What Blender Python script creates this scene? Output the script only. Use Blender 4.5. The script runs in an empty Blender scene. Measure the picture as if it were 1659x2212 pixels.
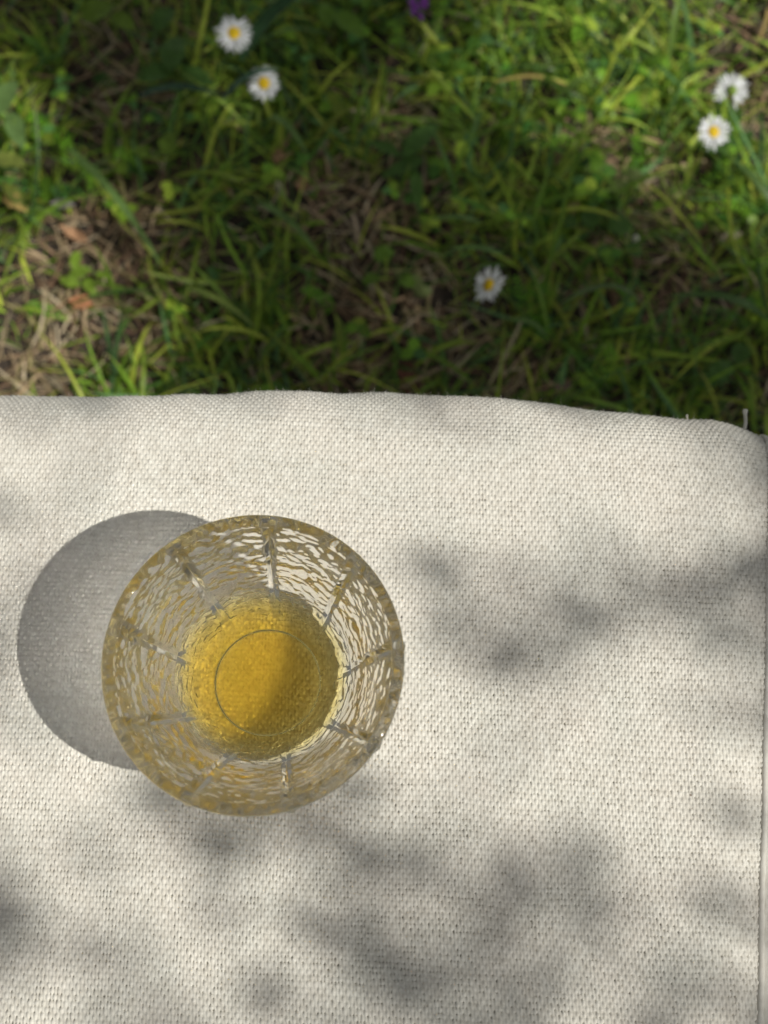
import bpy, math, random
import numpy as np
from mathutils import Vector, noise

random.seed(7)
rng = np.random.default_rng(11)
S = bpy.context.scene
COL = S.collection

# ------------------------------------------------------------------ camera
TILT = math.radians(16.5)
CAM_H = 0.359
FPX = 2492.0                      # focal length in units of a 1659 px wide picture
cam_data = bpy.data.cameras.new('camera')
cam = bpy.data.objects.new('camera', cam_data)
COL.objects.link(cam)
cam.location = (0, 0, CAM_H)
cam.rotation_euler = (TILT, 0, 0)
cam_data.sensor_fit = 'HORIZONTAL'
cam_data.sensor_width = 36
cam_data.lens = 36 * FPX / 1659
cam_data.clip_start = 0.01
cam_data.clip_end = 5000
cam_data.dof.use_dof = True
cam_data.dof.focus_distance = 0.345
cam_data.dof.aperture_fstop = 11.5
S.camera = cam

# ------------------------------------------------------------------ light
SUN_VEC = Vector((37.5, -15.4, 47.0)).normalized()      # towards the sun
SUN_EL = math.asin(SUN_VEC.z)
SUN_AZ = math.atan2(SUN_VEC.x, SUN_VEC.y)
world = bpy.data.worlds.new('World')
S.world = world
world.use_nodes = True
wn = world.node_tree
bg = wn.nodes['Background']
sky = wn.nodes.new('ShaderNodeTexSky')
sky.sky_type = 'NISHITA'
sky.sun_disc = False
sky.sun_elevation = SUN_EL
sky.sun_rotation = SUN_AZ
hs = wn.nodes.new('ShaderNodeHueSaturation')      # thin bright haze: a paler sky than the clear model's
hs.inputs['Saturation'].default_value = 0.12
wn.links.new(sky.outputs[0], hs.inputs['Color'])
wn.links.new(hs.outputs[0], bg.inputs['Color'])
bg.inputs['Strength'].default_value = 0.075
sl = bpy.data.lights.new('sun', 'SUN')
sl.energy = 4.05
sl.angle = math.radians(0.53)
sl.color = (1.0, 0.972, 0.92)
sun = bpy.data.objects.new('sun', sl)
COL.objects.link(sun)
sun.rotation_euler = (-SUN_VEC).to_track_quat('-Z', 'Y').to_euler()
sun.location = SUN_VEC * 6
S.view_settings.view_transform = 'Standard'
S.view_settings.look = 'None'
S.view_settings.exposure = 0.0
S.view_settings.gamma = 1.0
S.view_settings.use_curve_mapping = False
cy = S.cycles
cy.max_bounces = 20
cy.transmission_bounces = 18
cy.glossy_bounces = 6
cy.diffuse_bounces = 4
cy.transparent_max_bounces = 12
cy.volume_bounces = 0
cy.caustics_reflective = True
cy.caustics_refractive = True
cy.blur_glossy = 0.4
cy.sample_clamp_indirect = 80.0
cy.use_denoising = True
cy.denoiser = 'OPENIMAGEDENOISE'
S.render.film_transparent = False

# ------------------------------------------------------------------ projection helper (measuring points of the photograph)
def ray(X, Y):
    dx, du = X - 829.5, 1106.0 - Y
    return Vector((dx, FPX * math.sin(TILT) + du * math.cos(TILT), -FPX * math.cos(TILT) + du * math.sin(TILT)))
def at(X, Y, z):
    d = ray(X, Y)
    t = (z - CAM_H) / d.z
    return Vector((d.x * t, d.y * t, z))
GZ = -0.20                        # lawn level

# ------------------------------------------------------------------ object helpers
def tag(o, label=None, cat=None, group=None, kind=None):
    if label: o['label'] = label
    if cat: o['category'] = cat
    if group: o['group'] = group
    if kind: o['kind'] = kind
    return o
def empty(name, loc=(0, 0, 0), rot=(0, 0, 0)):
    o = bpy.data.objects.new(name, None)
    o.empty_display_size = 0.02
    COL.objects.link(o)
    o.location = loc; o.rotation_euler = rot
    return o
def np_mesh(name, verts, faces, colors=None, smooth=True, nper=4):
    verts = np.ascontiguousarray(verts, dtype=np.float32); faces = np.ascontiguousarray(faces, dtype=np.int32)
    me = bpy.data.meshes.new(name)
    nf = len(faces)
    me.vertices.add(len(verts)); me.vertices.foreach_set('co', verts.ravel())
    me.loops.add(nf * nper); me.loops.foreach_set('vertex_index', faces.ravel())
    me.polygons.add(nf)
    me.polygons.foreach_set('loop_start', np.arange(0, nf * nper, nper, dtype=np.int32))
    me.polygons.foreach_set('loop_total', np.full(nf, nper, dtype=np.int32))
    me.update(calc_edges=True)
    if smooth: me.polygons.foreach_set('use_smooth', np.ones(nf, dtype=bool))
    if colors is not None:
        c = np.ones((len(verts), 4), dtype=np.float32); c[:, :3] = colors
        a = me.color_attributes.new('tint', 'FLOAT_COLOR', 'POINT')
        a.data.foreach_set('color', c.ravel())
    return me
def link(name, me, mats, parent=None, loc=None):
    o = bpy.data.objects.new(name, me)
    COL.objects.link(o)
    for m in (mats if isinstance(mats, (list, tuple)) else [mats]):
        if m.name not in [x.name for x in me.materials if x]: me.materials.append(m)
    if parent: o.parent = parent
    if loc is not None: o.location = loc
    return o
def grid_faces(nu, nv, wrap_u=False):
    a = np.arange(nu if wrap_u else nu - 1); b = np.arange(nv - 1)
    A, B = np.meshgrid(a, b, indexing='ij')
    A2 = (A + 1) % nu
    return np.stack([A * nv + B, A2 * nv + B, A2 * nv + B + 1, A * nv + B + 1], -1).reshape(-1, 4)
def tube(path, radii, sides=8, name='tube'):
    path = np.asarray(path, float); n = len(path)
    radii = np.broadcast_to(np.asarray(radii, float), (n,))
    T = np.gradient(path, axis=0); T /= np.linalg.norm(T, axis=1)[:, None] + 1e-12
    ref = np.array([0.31, 0.17, 0.93]); 
    if abs(T[0] @ ref) > .9: ref = np.array([1.0, 0, 0])
    V = []
    for i in range(n):
        a = np.cross(T[i], ref); a /= np.linalg.norm(a); b = np.cross(T[i], a); ref = np.cross(a, T[i])
        for k in range(sides):
            t = 2 * math.pi * k / sides
            V.append(path[i] + radii[i] * (math.cos(t) * a + math.sin(t) * b))
    V = np.array(V).reshape(n, sides, 3)
    V = np.concatenate([V[:1] * 0 + path[0], V, V[:1] * 0 + path[-1]], 0)
    F = []
    for i in range(n + 1):
        for k in range(sides):
            k2 = (k + 1) % sides
            F.append((i * sides + k, i * sides + k2, (i + 1) * sides + k2, (i + 1) * sides + k))
    return np_mesh(name, V.reshape(-1, 3), F)

# smooth numpy value noise
def vnoise(x, y, seed=0):
    xi = np.floor(x).astype(np.int64); yi = np.floor(y).astype(np.int64)
    fx = x - xi; fy = y - yi
    fx = fx * fx * (3 - 2 * fx); fy = fy * fy * (3 - 2 * fy)
    def h(a, b):
        n = (a * 374761393 + b * 668265263 + seed * 2147483647) & 0x7fffffff
        n = ((n ^ (n >> 13)) * 1274126177) & 0x7fffffff
        n = n ^ (n >> 16)
        return (n & 0xffff) / 32767.5 - 1.0
    return (h(xi, yi) * (1 - fx) + h(xi + 1, yi) * fx) * (1 - fy) + (h(xi, yi + 1) * (1 - fx) + h(xi + 1, yi + 1) * fx) * fy

# ------------------------------------------------------------------ materials
def new_mat(name):
    m = bpy.data.materials.new(name); m.use_nodes = True
    nt = m.node_tree
    return m, nt, nt.nodes['Principled BSDF'], nt.nodes['Material Output']
def noise_ramp(nt, scale, stops, detail=4, coord='Object'):
    tc = nt.nodes.new('ShaderNodeTexCoord'); nz = nt.nodes.new('ShaderNodeTexNoise')
    nz.inputs['Scale'].default_value = scale; nz.inputs['Detail'].default_value = detail
    nt.links.new(tc.outputs[coord], nz.inputs['Vector'])
    r = nt.nodes.new('ShaderNodeValToRGB')
    while len(r.color_ramp.elements) < len(stops): r.color_ramp.elements.new(0.5)
    for e, (p, c) in zip(r.color_ramp.elements, stops):
        e.position = p; e.color = (*c, 1)
    nt.links.new(nz.outputs['Fac'], r.inputs['Fac'])
    return r, nz, tc

def canvas_material():
    m, nt, p, out = new_mat('cream_canvas')
    r, nz, tc = noise_ramp(nt, 420, [(0.3, (0.585, 0.555, 0.49)), (0.7, (0.72, 0.695, 0.63))], 3)
    # slow drift of the yarn tone
    r2, _, _ = noise_ramp(nt, 38, [(0.35, (0.94, 0.95, 0.93)), (0.65, (1.0, 0.985, 0.96))], 3)
    mx = nt.nodes.new('ShaderNodeMix'); mx.data_type = 'RGBA'; mx.blend_type = 'MULTIPLY'; mx.inputs['Factor'].default_value = 1
    nt.links.new(r.outputs[0], mx.inputs['A']); nt.links.new(r2.outputs[0], mx.inputs['B'])
    # seed husks spun into the yarn: sparse brown flecks
    v = nt.nodes.new('ShaderNodeTexVoronoi'); v.inputs['Scale'].default_value = 62
    nt.links.new(tc.outputs['Object'], v.inputs['Vector'])
    lt = nt.nodes.new('ShaderNodeMapRange'); lt.inputs['From Min'].default_value = 0.018; lt.inputs['From Max'].default_value = 0.032
    lt.inputs['To Min'].default_value = 1; lt.inputs['To Max'].default_value = 0
    nt.links.new(v.outputs['Distance'], lt.inputs['Value'])
    sp = nt.nodes.new('ShaderNodeSeparateColor'); nt.links.new(v.outputs['Color'], sp.inputs[0])
    gt = nt.nodes.new('ShaderNodeMath'); gt.operation = 'GREATER_THAN'; gt.inputs[1].default_value = 0.72
    nt.links.new(sp.outputs[0], gt.inputs[0])
    mu = nt.nodes.new('ShaderNodeMath'); mu.operation = 'MULTIPLY'
    nt.links.new(gt.outputs[0], mu.inputs[0]); nt.links.new(lt.outputs[0], mu.inputs[1])
    mu2 = nt.nodes.new('ShaderNodeMath'); mu2.operation = 'MULTIPLY'; mu2.inputs[1].default_value = 0.75
    nt.links.new(mu.outputs[0], mu2.inputs[0])
    mf = nt.nodes.new('ShaderNodeMix'); mf.data_type = 'RGBA'
    nt.links.new(mu2.outputs[0], mf.inputs['Factor']); nt.links.new(mx.outputs['Result'], mf.inputs['A'])
    mf.inputs['B'].default_value = (0.16, 0.10, 0.06, 1)
    nt.links.new(mf.outputs['Result'], p.inputs['Base Color'])
    p.inputs['Roughness'].default_value = 0.85
    p.inputs['Sheen Weight'].default_value = 0.25
    p.inputs['Sheen Roughness'].default_value = 0.5
    p.inputs['Specular IOR Level'].default_value = 0.2
    bn = nt.nodes.new('ShaderNodeTexNoise'); bn.inputs['Scale'].default_value = 2600; bn.inputs['Detail'].default_value = 2
    nt.links.new(tc.outputs['Object'], bn.inputs['Vector'])
    bp = nt.nodes.new('ShaderNodeBump'); bp.inputs['Strength'].default_value = 0.35; bp.inputs['Distance'].default_value = 0.0002
    nt.links.new(bn.outputs['Fac'], bp.inputs['Height']); nt.links.new(bp.outputs[0], p.inputs['Normal'])
    return m
CANVAS = canvas_material()

def plant_material(name, rough=0.5, trans=0.35, spec=0.35, gain=1.0):
    m, nt, p, out = new_mat(name)
    a = nt.nodes.new('ShaderNodeAttribute'); a.attribute_name = 'tint'
    r, nz, tc = noise_ramp(nt, 240, [(0.25, (0.72 * gain,) * 3), (0.75, (1.15 * gain,) * 3)], 3)
    mx = nt.nodes.new('ShaderNodeMix'); mx.data_type = 'RGBA'; mx.blend_type = 'MULTIPLY'; mx.inputs['Factor'].default_value = 1
    nt.links.new(a.outputs['Color'], mx.inputs['A']); nt.links.new(r.outputs[0], mx.inputs['B'])
    nt.links.new(mx.outputs['Result'], p.inputs['Base Color'])
    p.inputs['Roughness'].default_value = rough
    p.inputs['Specular IOR Level'].default_value = spec
    t = nt.nodes.new('ShaderNodeBsdfTranslucent'); nt.links.new(mx.outputs['Result'], t.inputs['Color'])
    ms = nt.nodes.new('ShaderNodeMixShader'); ms.inputs[0].default_value = trans
    nt.links.new(p.outputs[0], ms.inputs[1]); nt.links.new(t.outputs[0], ms.inputs[2])
    nt.links.new(ms.outputs[0], out.inputs['Surface'])
    return m
LEAF = plant_material('green_leaf', 0.4, 0.45, 0.35, 1.30)
DRY = plant_material('dry_plant', 0.75, 0.15, 0.2)
TREE_LEAF = plant_material('tree_leaf', 0.4, 0.16, 0.4)
PETAL = plant_material('white_petal', 0.6, 0.3, 0.25)

def solid(name, col, rough=0.8, var=0.2, scale=300):
    m, nt, p, out = new_mat(name)
    lo = tuple(c * (1 - var) for c in col); hi = tuple(min(1, c * (1 + var)) for c in col)
    r, _, _ = noise_ramp(nt, scale, [(0.3, lo), (0.7, hi)])
    nt.links.new(r.outputs[0], p.inputs['Base Color']); p.inputs['Roughness'].default_value = rough
    return m

# ------------------------------------------------------------------ ground
def soil_material():
    m, nt, p, out = new_mat('thatch_soil')
    r, nz, tc = noise_ramp(nt, 90, [(0.30, (0.018, 0.013, 0.009)), (0.52, (0.050, 0.036, 0.025)), (0.72, (0.12, 0.088, 0.060))], 8)
    nt.links.new(r.outputs[0], p.inputs['Base Color']); p.inputs['Roughness'].default_value = 0.95
    n2 = nt.nodes.new('ShaderNodeTexNoise'); n2.inputs['Scale'].default_value = 300; n2.inputs['Detail'].default_value = 8
    nt.links.new(tc.outputs['Object'], n2.inputs['Vector'])
    b = nt.nodes.new('ShaderNodeBump'); b.inputs['Strength'].default_value = 0.8; b.inputs['Distance'].default_value = 0.003
    nt.links.new(n2.outputs['Fac'], b.inputs['Height']); nt.links.new(b.outputs[0], p.inputs['Normal'])
    return m
def ground_h(x, y):
    return 0.006 * vnoise(x * 18, y * 18, 3) + 0.003 * vnoise(x * 55, y * 55, 4)
SOIL = soil_material()
xs = np.concatenate([-np.geomspace(150, 0.7, 26), np.linspace(-0.66, 0.66, 221), np.geomspace(0.7, 150, 26)])
ys = np.concatenate([-np.geomspace(150, 0.5, 26), np.linspace(-0.46, 0.86, 221), np.geomspace(0.9, 150, 26)])
GX, GY = np.meshgrid(xs, ys, indexing='ij')
GH = GZ + ground_h(GX, GY)
gm = np_mesh('ground', np.stack([GX, GY, GH], -1).reshape(-1, 3), grid_faces(len(xs), len(ys)))
tag(link('ground', gm, SOIL), 'brown bare soil and thatch under the lawn', kind='structure')

# ------------------------------------------------------------------ blades (grass, straw)
def blades(x, y, z0, az, L, W, el, curl, col, seg=6, fold=0.25, twist=None):
    """N curved tapering blades. el: start elevation, curl: change of elevation along the blade."""
    n = len(x); t = np.linspace(0, 1, seg + 1)
    E = el[:, None] + curl[:, None] * t[None, :]
    Em = (E[:, 1:] + E[:, :-1]) / 2
    ds = (L / seg)[:, None]
    side = rng.normal(0, 0.5, n)[:, None] * t[None, :] ** 1.5
    A = az[:, None] + side
    Am = (A[:, 1:] + A[:, :-1]) / 2
    z = np.concatenate([np.zeros((n, 1)), np.cumsum(ds * np.sin(Em), 1)], 1)
    px = np.concatenate([np.zeros((n, 1)), np.cumsum(ds * np.cos(Em) * np.cos(Am), 1)], 1)
    py = np.concatenate([np.zeros((n, 1)), np.cumsum(ds * np.cos(Em) * np.sin(Am), 1)], 1)
    P = np.stack([x[:, None] + px, y[:, None] + py, z0[:, None] + z], -1)
    floor = GZ + ground_h(P[..., 0], P[..., 1]) + 0.0012
    P[..., 2] = np.maximum(P[..., 2], floor + 0.002 * (rng.random(n)[:, None]))
    tw = (rng.normal(0, 0.55, n) if twist is None else twist)[:, None] * t[None, :] + rng.normal(0, 0.3, n)[:, None]
    T = np.stack([np.cos(E) * np.cos(A), np.cos(E) * np.sin(A), np.sin(E)], -1)
    Sd = np.stack([-np.sin(A), np.cos(A), np.zeros_like(A)], -1)
    Nn = np.cross(Sd, T)
    Sd2 = Sd * np.cos(tw)[..., None] + Nn * np.sin(tw)[..., None]
    N2 = -Sd * np.sin(tw)[..., None] + Nn * np.cos(tw)[..., None]
    w = W[:, None] * np.clip(np.minimum(0.55 + 2.2 * t, 1.0) * (1 - t ** 2.6) ** 0.75, 0.03, 1)[None, :] * 0.5
    Lf = P + Sd2 * w[..., None]; Rt = P - Sd2 * w[..., None]
    Md = P - N2 * (w * fold)[..., None]
    V = np.stack([Lf, Md, Rt], 2)                       # n, seg+1, 3, xyz
    base = (np.arange(n) * (seg + 1) * 3)[:, None, None]
    k = (np.arange(seg) * 3)[None, :, None]
    q0 = np.array([[0, 1, 4, 3], [1, 2, 5, 4]])
    F = (base[..., None] + k[..., None] + q0[None, None]).reshape(-1, 4)
    C = np.repeat(col, (seg + 1) * 3, 0).reshape(n, seg + 1, 3, 3)
    dry = np.clip((t - 0.8) * 4, 0, 1)[None, :, None, None] * (rng.random(n) < 0.35)[:, None, None, None] 
    C = C * (1 - dry) + np.array([0.30, 0.24, 0.10]) * dry
    C[:, :, 1, :] *= 1.18
    return V.reshape(-1, 3), F, C.reshape(-1, 3)

def greens(n, bright=None):
    base = np.array([[0.105, 0.180, 0.020], [0.175, 0.245, 0.030], [0.060, 0.125, 0.024], [0.250, 0.290, 0.040], [0.080, 0.160, 0.055]])
    c = base[rng.choice(5, n, p=[.3, .27, .18, .15, .1])]
    return c * rng.uniform(0.8, 2.1, (n, 1))
def tans(n):
    base = np.array([[0.47, 0.35, 0.21], [0.33, 0.22, 0.13], [0.20, 0.12, 0.075], [0.54, 0.45, 0.30], [0.34, 0.30, 0.13]])
    return base[rng.choice(5, n)] * rng.uniform(0.7, 1.15, (n, 1))
BARE = [(200, 490, 60), (330, 760, 60), (60, 800, 50), (765, 480, 60), (800, 190, 50), (640, 390, 60), (310, 460, 40), (130, 640, 45), (1210, 310, 40), (1130, 820, 45), (870, 240, 40), (300, 240, 50)]
def patchy(x, y):
    """share of the lawn that is green here (bare thatchy spots elsewhere)"""
    bare = 0
    for X, Y, r_ in BARE:
        p = at(X, Y, GZ); bare = bare + 1.1 * np.exp(-((x - p.x) ** 2 + (y - p.y) ** 2) / (2 * (r_ / 4700.0) ** 2))
    return np.clip(0.72 - bare + 0.55 * vnoise(x * 14, y * 14, 9) + 0.3 * vnoise(x * 33 + 5, y * 33, 10), 0.06, 1)

def make_lawn():
    # short thatch
    n = 17000
    x = rng.uniform(-0.36, 0.36, n); y = rng.uniform(0.12, 0.62, n)
    k = rng.random(n) < 1.05 - patchy(x, y); x, y = x[k], y[k]; n = len(x)
    z = GZ + ground_h(x, y) + rng.uniform(0, 0.006, n)
    V, F, C = blades(x, y, z, rng.uniform(0, 6.28, n), rng.uniform(.008, .034, n), rng.uniform(.0005, .0020, n),
                     rng.normal(.08, .15, n), rng.normal(-.1, .3, n), tans(n), seg=3)
    tag(link('straw_thatch', np_mesh('straw_thatch', V, F, C), DRY), 'dry tan grass clippings and thatch lying between the green blades', 'thatch', kind='stuff')
    # green blades in tufts
    nt_ = 1500
    cx = rng.uniform(-0.36, 0.36, nt_); cy_ = rng.uniform(0.12, 0.62, nt_)
    keep = rng.random(nt_) < patchy(cx, cy_)
    cx, cy_ = cx[keep], cy_[keep]
    per = rng.integers(4, 12, len(cx))
    idx = np.repeat(np.arange(len(cx)), per); n = len(idx)
    ta = rng.uniform(0, 6.28, len(cx))
    flow = 2.2 + 1.2 * vnoise(cx * 6, cy_ * 6, 21)
    x = cx[idx] + rng.normal(0, .005, n); y = cy_[idx] + rng.normal(0, .005, n)
    az = flow[idx] + rng.normal(0, 1.15, n) + np.where(rng.random(n) < .3, 3.1, 0)
    z = GZ + ground_h(x, y) + rng.uniform(0, .006, n)
    V, F, C = blades(x, y, z, az, rng.gamma(5, .0064, n), rng.uniform(.0011, .0032, n),
                     rng.uniform(.15, 1.1, n), rng.normal(-.95, .5, n), greens(n), seg=6)
    # fine short grass and moss-like fill
    m = 17000
    x = rng.uniform(-0.36, 0.36, m); y = rng.uniform(0.12, 0.62, m)
    k = rng.random(m) < patchy(x, y) ** 1.3; x, y = x[k], y[k]; m = len(x)
    V2, F2, C2 = blades(x, y, GZ + ground_h(x, y) + rng.uniform(0, .006, m), rng.uniform(0, 6.28, m), rng.uniform(.008, .028, m), rng.uniform(.0006, .0015, m),
                        rng.uniform(.1, 1.2, m), rng.normal(-.6, .9, m), greens(m) * 1.1, seg=3)
    tag(link('grass', np_mesh('grass', np.concatenate([V, V2]), np.concatenate([F, F2 + len(V)]), np.concatenate([C, C2])), LEAF),
        'patchy green lawn grass with broad and fine blades', 'grass', kind='stuff')
    # lawn further out
    n = 26000
    r = np.sqrt(rng.uniform(0.1, 9.0, n)); a = rng.uniform(0, 6.28, n)
    x = r * np.cos(a); y = .35 + r * np.sin(a)
    k = ~((np.abs(x) < .36) & (y > .12) & (y < .62)) & ~((np.abs(x) < .4) & (y > -.4) & (y < .19)); x, y = x[k], y[k]; n = len(x)
    V, F, C = blades(x, y, np.full(n, GZ), rng.uniform(0, 6.28, n), rng.uniform(.03, .08, n), rng.uniform(.003, .008, n),
                     rng.uniform(.3, 1.3, n), rng.normal(-.9, .4, n), greens(n), seg=3)
    tag(link('grass', np_mesh('grass_far', V, F, C), LEAF), 'looser lawn grass spreading away around the cushion', 'grass', kind='stuff')
make_lawn()

# small round and lobed leaves spread through the turf
def leaf_sheet(cx, cy_, cz, az, tiltv, L, W, col, nseg=5, cup=0.15):
    n = len(cx); t = np.linspace(0, 1, nseg + 1)
    prof = np.sin(np.pi * np.clip(t, 0.02, 0.985) ** 0.85) ** 0.7
    along = t[None, :] * L[:, None]
    w = W[:, None] * prof[None, :] * .5
    ca, sa = np.cos(az)[:, None], np.sin(az)[:, None]
    ct, st = np.cos(tiltv)[:, None], np.sin(tiltv)[:, None]
    bend = -0.25 * along * t[None, :]
    V = np.zeros((n, nseg + 1, 3, 3))
    for j, s_ in enumerate((-1, 0, 1)):
        lx = along * ct - 0; lz = along * st + bend + (cup * w * abs(s_) if s_ else 0)
        ly = w * s_
        V[:, :, j, 0] = cx[:, None] + lx * ca - ly * sa
        V[:, :, j, 1] = cy_[:, None] + lx * sa + ly * ca
        V[:, :, j, 2] = cz[:, None] + lz
    base = (np.arange(n) * (nseg + 1) * 3)[:, None, None, None]
    k = (np.arange(nseg) * 3)[None, :, None, None]
    q0 = np.array([[0, 1, 4, 3], [1, 2, 5, 4]])[None, None]
    F = (base + k + q0).reshape(-1, 4)
    C = np.repeat(col, (nseg + 1) * 3, 0)
    return V.reshape(-1, 3), F, C

def ground_cover():
    n0 = 620
    cx = rng.uniform(-.34, .34, n0); cy_ = rng.uniform(.14, .58, n0)
    k = rng.random(n0) < np.clip(.4 + .8 * vnoise(cx * 11 + 3, cy_ * 11, 31), .03, 1); cx, cy_ = cx[k], cy_[k]
    per = 3
    idx = np.repeat(np.arange(len(cx)), per); n = len(idx)
    az = rng.uniform(0, 6.28, len(cx))[idx] + np.tile(np.arange(per) * 2.1, len(cx))
    z = GZ + ground_h(cx, cy_)[idx] + rng.uniform(.008, .022, len(cx))[idx]
    sz = rng.uniform(.004, .0095, len(cx))[idx]
    V, F, C = leaf_sheet(cx[idx], cy_[idx], z, az, rng.normal(.05, .2, n), sz, sz * .85, greens(n) * np.array([1.0, 1.15, .9]))
    # feathery yarrow-like leaves
    m0 = 260
    fx = rng.uniform(-.34, .34, m0); fy = rng.uniform(.14, .58, m0); fa = rng.uniform(0, 6.28, m0)
    k = rng.random(m0) < np.clip(.3 + .9 * vnoise(fx * 9, fy * 9, 41), .02, 1); fx, fy, fa = fx[k], fy[k], fa[k]
    P = 22
    idx = np.repeat(np.arange(len(fx)), P); j = np.tile(np.arange(P), len(fx)); u = (j // 2) / (P / 2)
    ln = rng.uniform(.018, .034, len(fx))[idx]
    X = fx[idx] + u * ln * np.cos(fa[idx]); Y = fy[idx] + u * ln * np.sin(fa[idx])
    Z = GZ + ground_h(X, Y) + .008 + .006 * np.sin(u * 3)
    A = fa[idx] + np.where(j % 2 == 0, 1, -1) * rng.uniform(.6, 1.1, len(idx))
    V2, F2, C2 = leaf_sheet(X, Y, Z, A, rng.normal(.1, .25, len(idx)), .006 * (1.1 - u) + .0012, np.full(len(idx), .0012), (greens(len(fx)) * np.array([.9, 1.3, .8]))[idx], nseg=2)
    tag(link('clover_cover', np_mesh('clover_cover', np.concatenate([V, V2]), np.concatenate([F, F2 + len(V)]), np.concatenate([C, C2])), LEAF),
        'small round and feathery weeds spread through the turf', 'ground cover', kind='stuff')
ground_cover()

# ------------------------------------------------------------------ cushion
PX, PY = 0.00102, 0.00160         # yarn pitch, warp and weft
def weave(u, s):
    """height of a plain weave of thick uneven yarns (metres)"""
    x = u / PX + 0.35 * vnoise(u * 60, s * 45, 51) + 0.9 * vnoise(u * 9, s * 12, 52) + 0.10 * vnoise(u * 900, s * 250, 53)
    y = s / PY + 0.30 * vnoise(u * 50, s * 60, 54) + 0.8 * vnoise(u * 11, s * 7, 55) + 0.10 * vnoise(u * 200, s * 700, 56) + u / PX * 0.035
    i = np.floor(x); j = np.floor(y); fx = x - i - .5; fy = y - j - .5
    par = np.where((i + j) % 2 == 0, 1.0, -1.0)
    fx = fx - 0.16 * fy * (par > 0)                  # the floats lean slightly with the twist
    swell = np.cos(np.pi * fy) * par                 # a warp yarn swells where it floats and narrows where it dives
    wi = 0.5 * (0.90 + 0.20 * swell + 0.13 * vnoise(i * 0.73, np.floor(y / 9) * .31, 57) + .08 * vnoise(i * .9, s * 90, 60) + .3 * np.clip(vnoise(i * .91, s * 28, 63) - .72, 0, 1))
    wj = 0.5 * (0.89 + 0.12 * vnoise(j * 0.77, i * .05, 58) + 0.08 * vnoise(i * .63, j * .71, 62))
    cw = np.sqrt(np.clip(1 - (fx / wi) ** 2, 0, 1)); cf = np.sqrt(np.clip(1 - (fy / wj) ** 2, 0, 1))
    warp = np.where(np.abs(fx) < wi, 0.00030 * cw + 0.00042 * swell, -0.0010)
    weft = np.where(np.abs(fy) < wj, 0.00024 * cf - par * 0.00022 * np.cos(np.pi * fx), -0.0010)
    h = np.maximum(np.maximum(warp, weft), -0.00085) * (1 + 0.2 * vnoise(i * .8, j * .8, 59))
    return h + 0.00003 * vnoise(u * 3500, s * 2500, 61)

RB = 0.021
tang_z = -RB + RB * math.sin(math.radians(22))
edge_px = [(-500, 868), (0, 862), (150, 859), (230, 858), (330, 862), (430, 855), (600, 850), (800, 851), (950, 856), (1050, 862), (1150, 873), (1300, 889), (1450, 903), (1560, 917), (1640, 936), (1720, 965)]
ex, ey = [], []
for X, Y in edge_px:
    p = at(X, Y, tang_z); ex.append(p.x); ey.append(p.y + RB * (1 - math.cos(math.radians(22))))
def y_back(x):
    r = 0
    for d in (-.004, 0, .004): r = r + np.interp(x + d, ex, ey) / 3
    return r
def x_seam(y): return 0.1138 + 0.113 * y
def macro(u, s):
    """cushion surface: u = x, s = distance along the cloth; returns position, normal"""
    s0 = y_back(u) - RB
    a = np.clip((s - s0) / RB, 0, math.pi / 2 + .1)
    ext = np.clip(s - s0 - RB * (math.pi / 2 + .1), 0, None)
    y = np.where(s < s0, s, s0 + RB * np.sin(a)) - ext * math.sin(.1)
    z = -RB * (1 - np.cos(a)) - ext * math.cos(.1)
    n = np.stack([np.zeros_like(u), np.sin(a), np.cos(a)], -1)
    # padding: slow waves, sag towards the seam, wrinkles in the fold
    z = z + 0.0007 * vnoise(u * 14, s * 17, 71) + 0.0003 * vnoise(u * 45, s * 30, 72) * 1.2
    z = z - 0.0014 * np.exp(-((u - .024) / .032) ** 2 - ((s - s0 - .006) / .006) ** 2)
    e = np.clip(1 - (x_seam(s) - u) / 0.020, 0, 1)
    z = z - 0.0035 * e ** 2 
    y = y + 0.0007 * vnoise(u * 70, s * 0 + 1, 73) * np.clip((s - s0) / RB, 0, 1)
    return np.stack([u, y, z], -1), n

cushion = empty('seat_cushion', (0, 0.02, GZ))
tag(cushion, 'cream woven canvas seat cushion with piped edge standing on the lawn', 'cushion')
def in_cushion(o):
    o.parent = cushion; o.location = (0, -0.02, -GZ)
    return o
def cover(name, u0, u1, s0, s1, nu, ns, disp, seam=False):
    uu = np.linspace(0, 1, nu); ss = np.linspace(s0, s1, ns)
    U, Sg = np.meshgrid(uu, ss, indexing='ij')
    R = x_seam(np.minimum(Sg, y_back(0.12))) if seam else np.full_like(Sg, u1)
    U = u0 + U * (R - u0)
    P, N = macro(U, Sg)
    if disp: P = P + N * weave(U, Sg)[..., None]
    return link(name, np_mesh(name, P.reshape(-1, 3), grid_faces(nu, ns)), CANVAS)
in_cushion(cover('top_cover', -0.158, None, -0.072, 0.186, 1090, 905, True, True))
# the rest of the cover, out of the picture to the left and towards the sitter
def rest():
    for (u0, u1, s0, s1) in ((-.36, -.158, -.072, .186), (-.36, .104, -.34, -.072)):
        nu = int((u1 - u0) / .0008); ns = int((s1 - s0) / .0008)
        uu, ss = np.linspace(u0, u1, nu), np.linspace(s0, s1, ns)
        U, Sg = np.meshgrid(uu, ss, indexing='ij'); P, N = macro(U, Sg)
        d = np.minimum(U + .36, 0.03); P[..., 2] -= (0.03 - d) ** 2 * 20
        d = np.minimum(Sg + .34, 0.03); P[..., 2] -= (0.03 - d) ** 2 * 20
        P[..., 2] += weave(U, Sg)
        in_cushion(link('outer_cover', np_mesh('outer_cover', P.reshape(-1, 3), grid_faces(nu, ns)), CANVAS))
rest()
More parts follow.
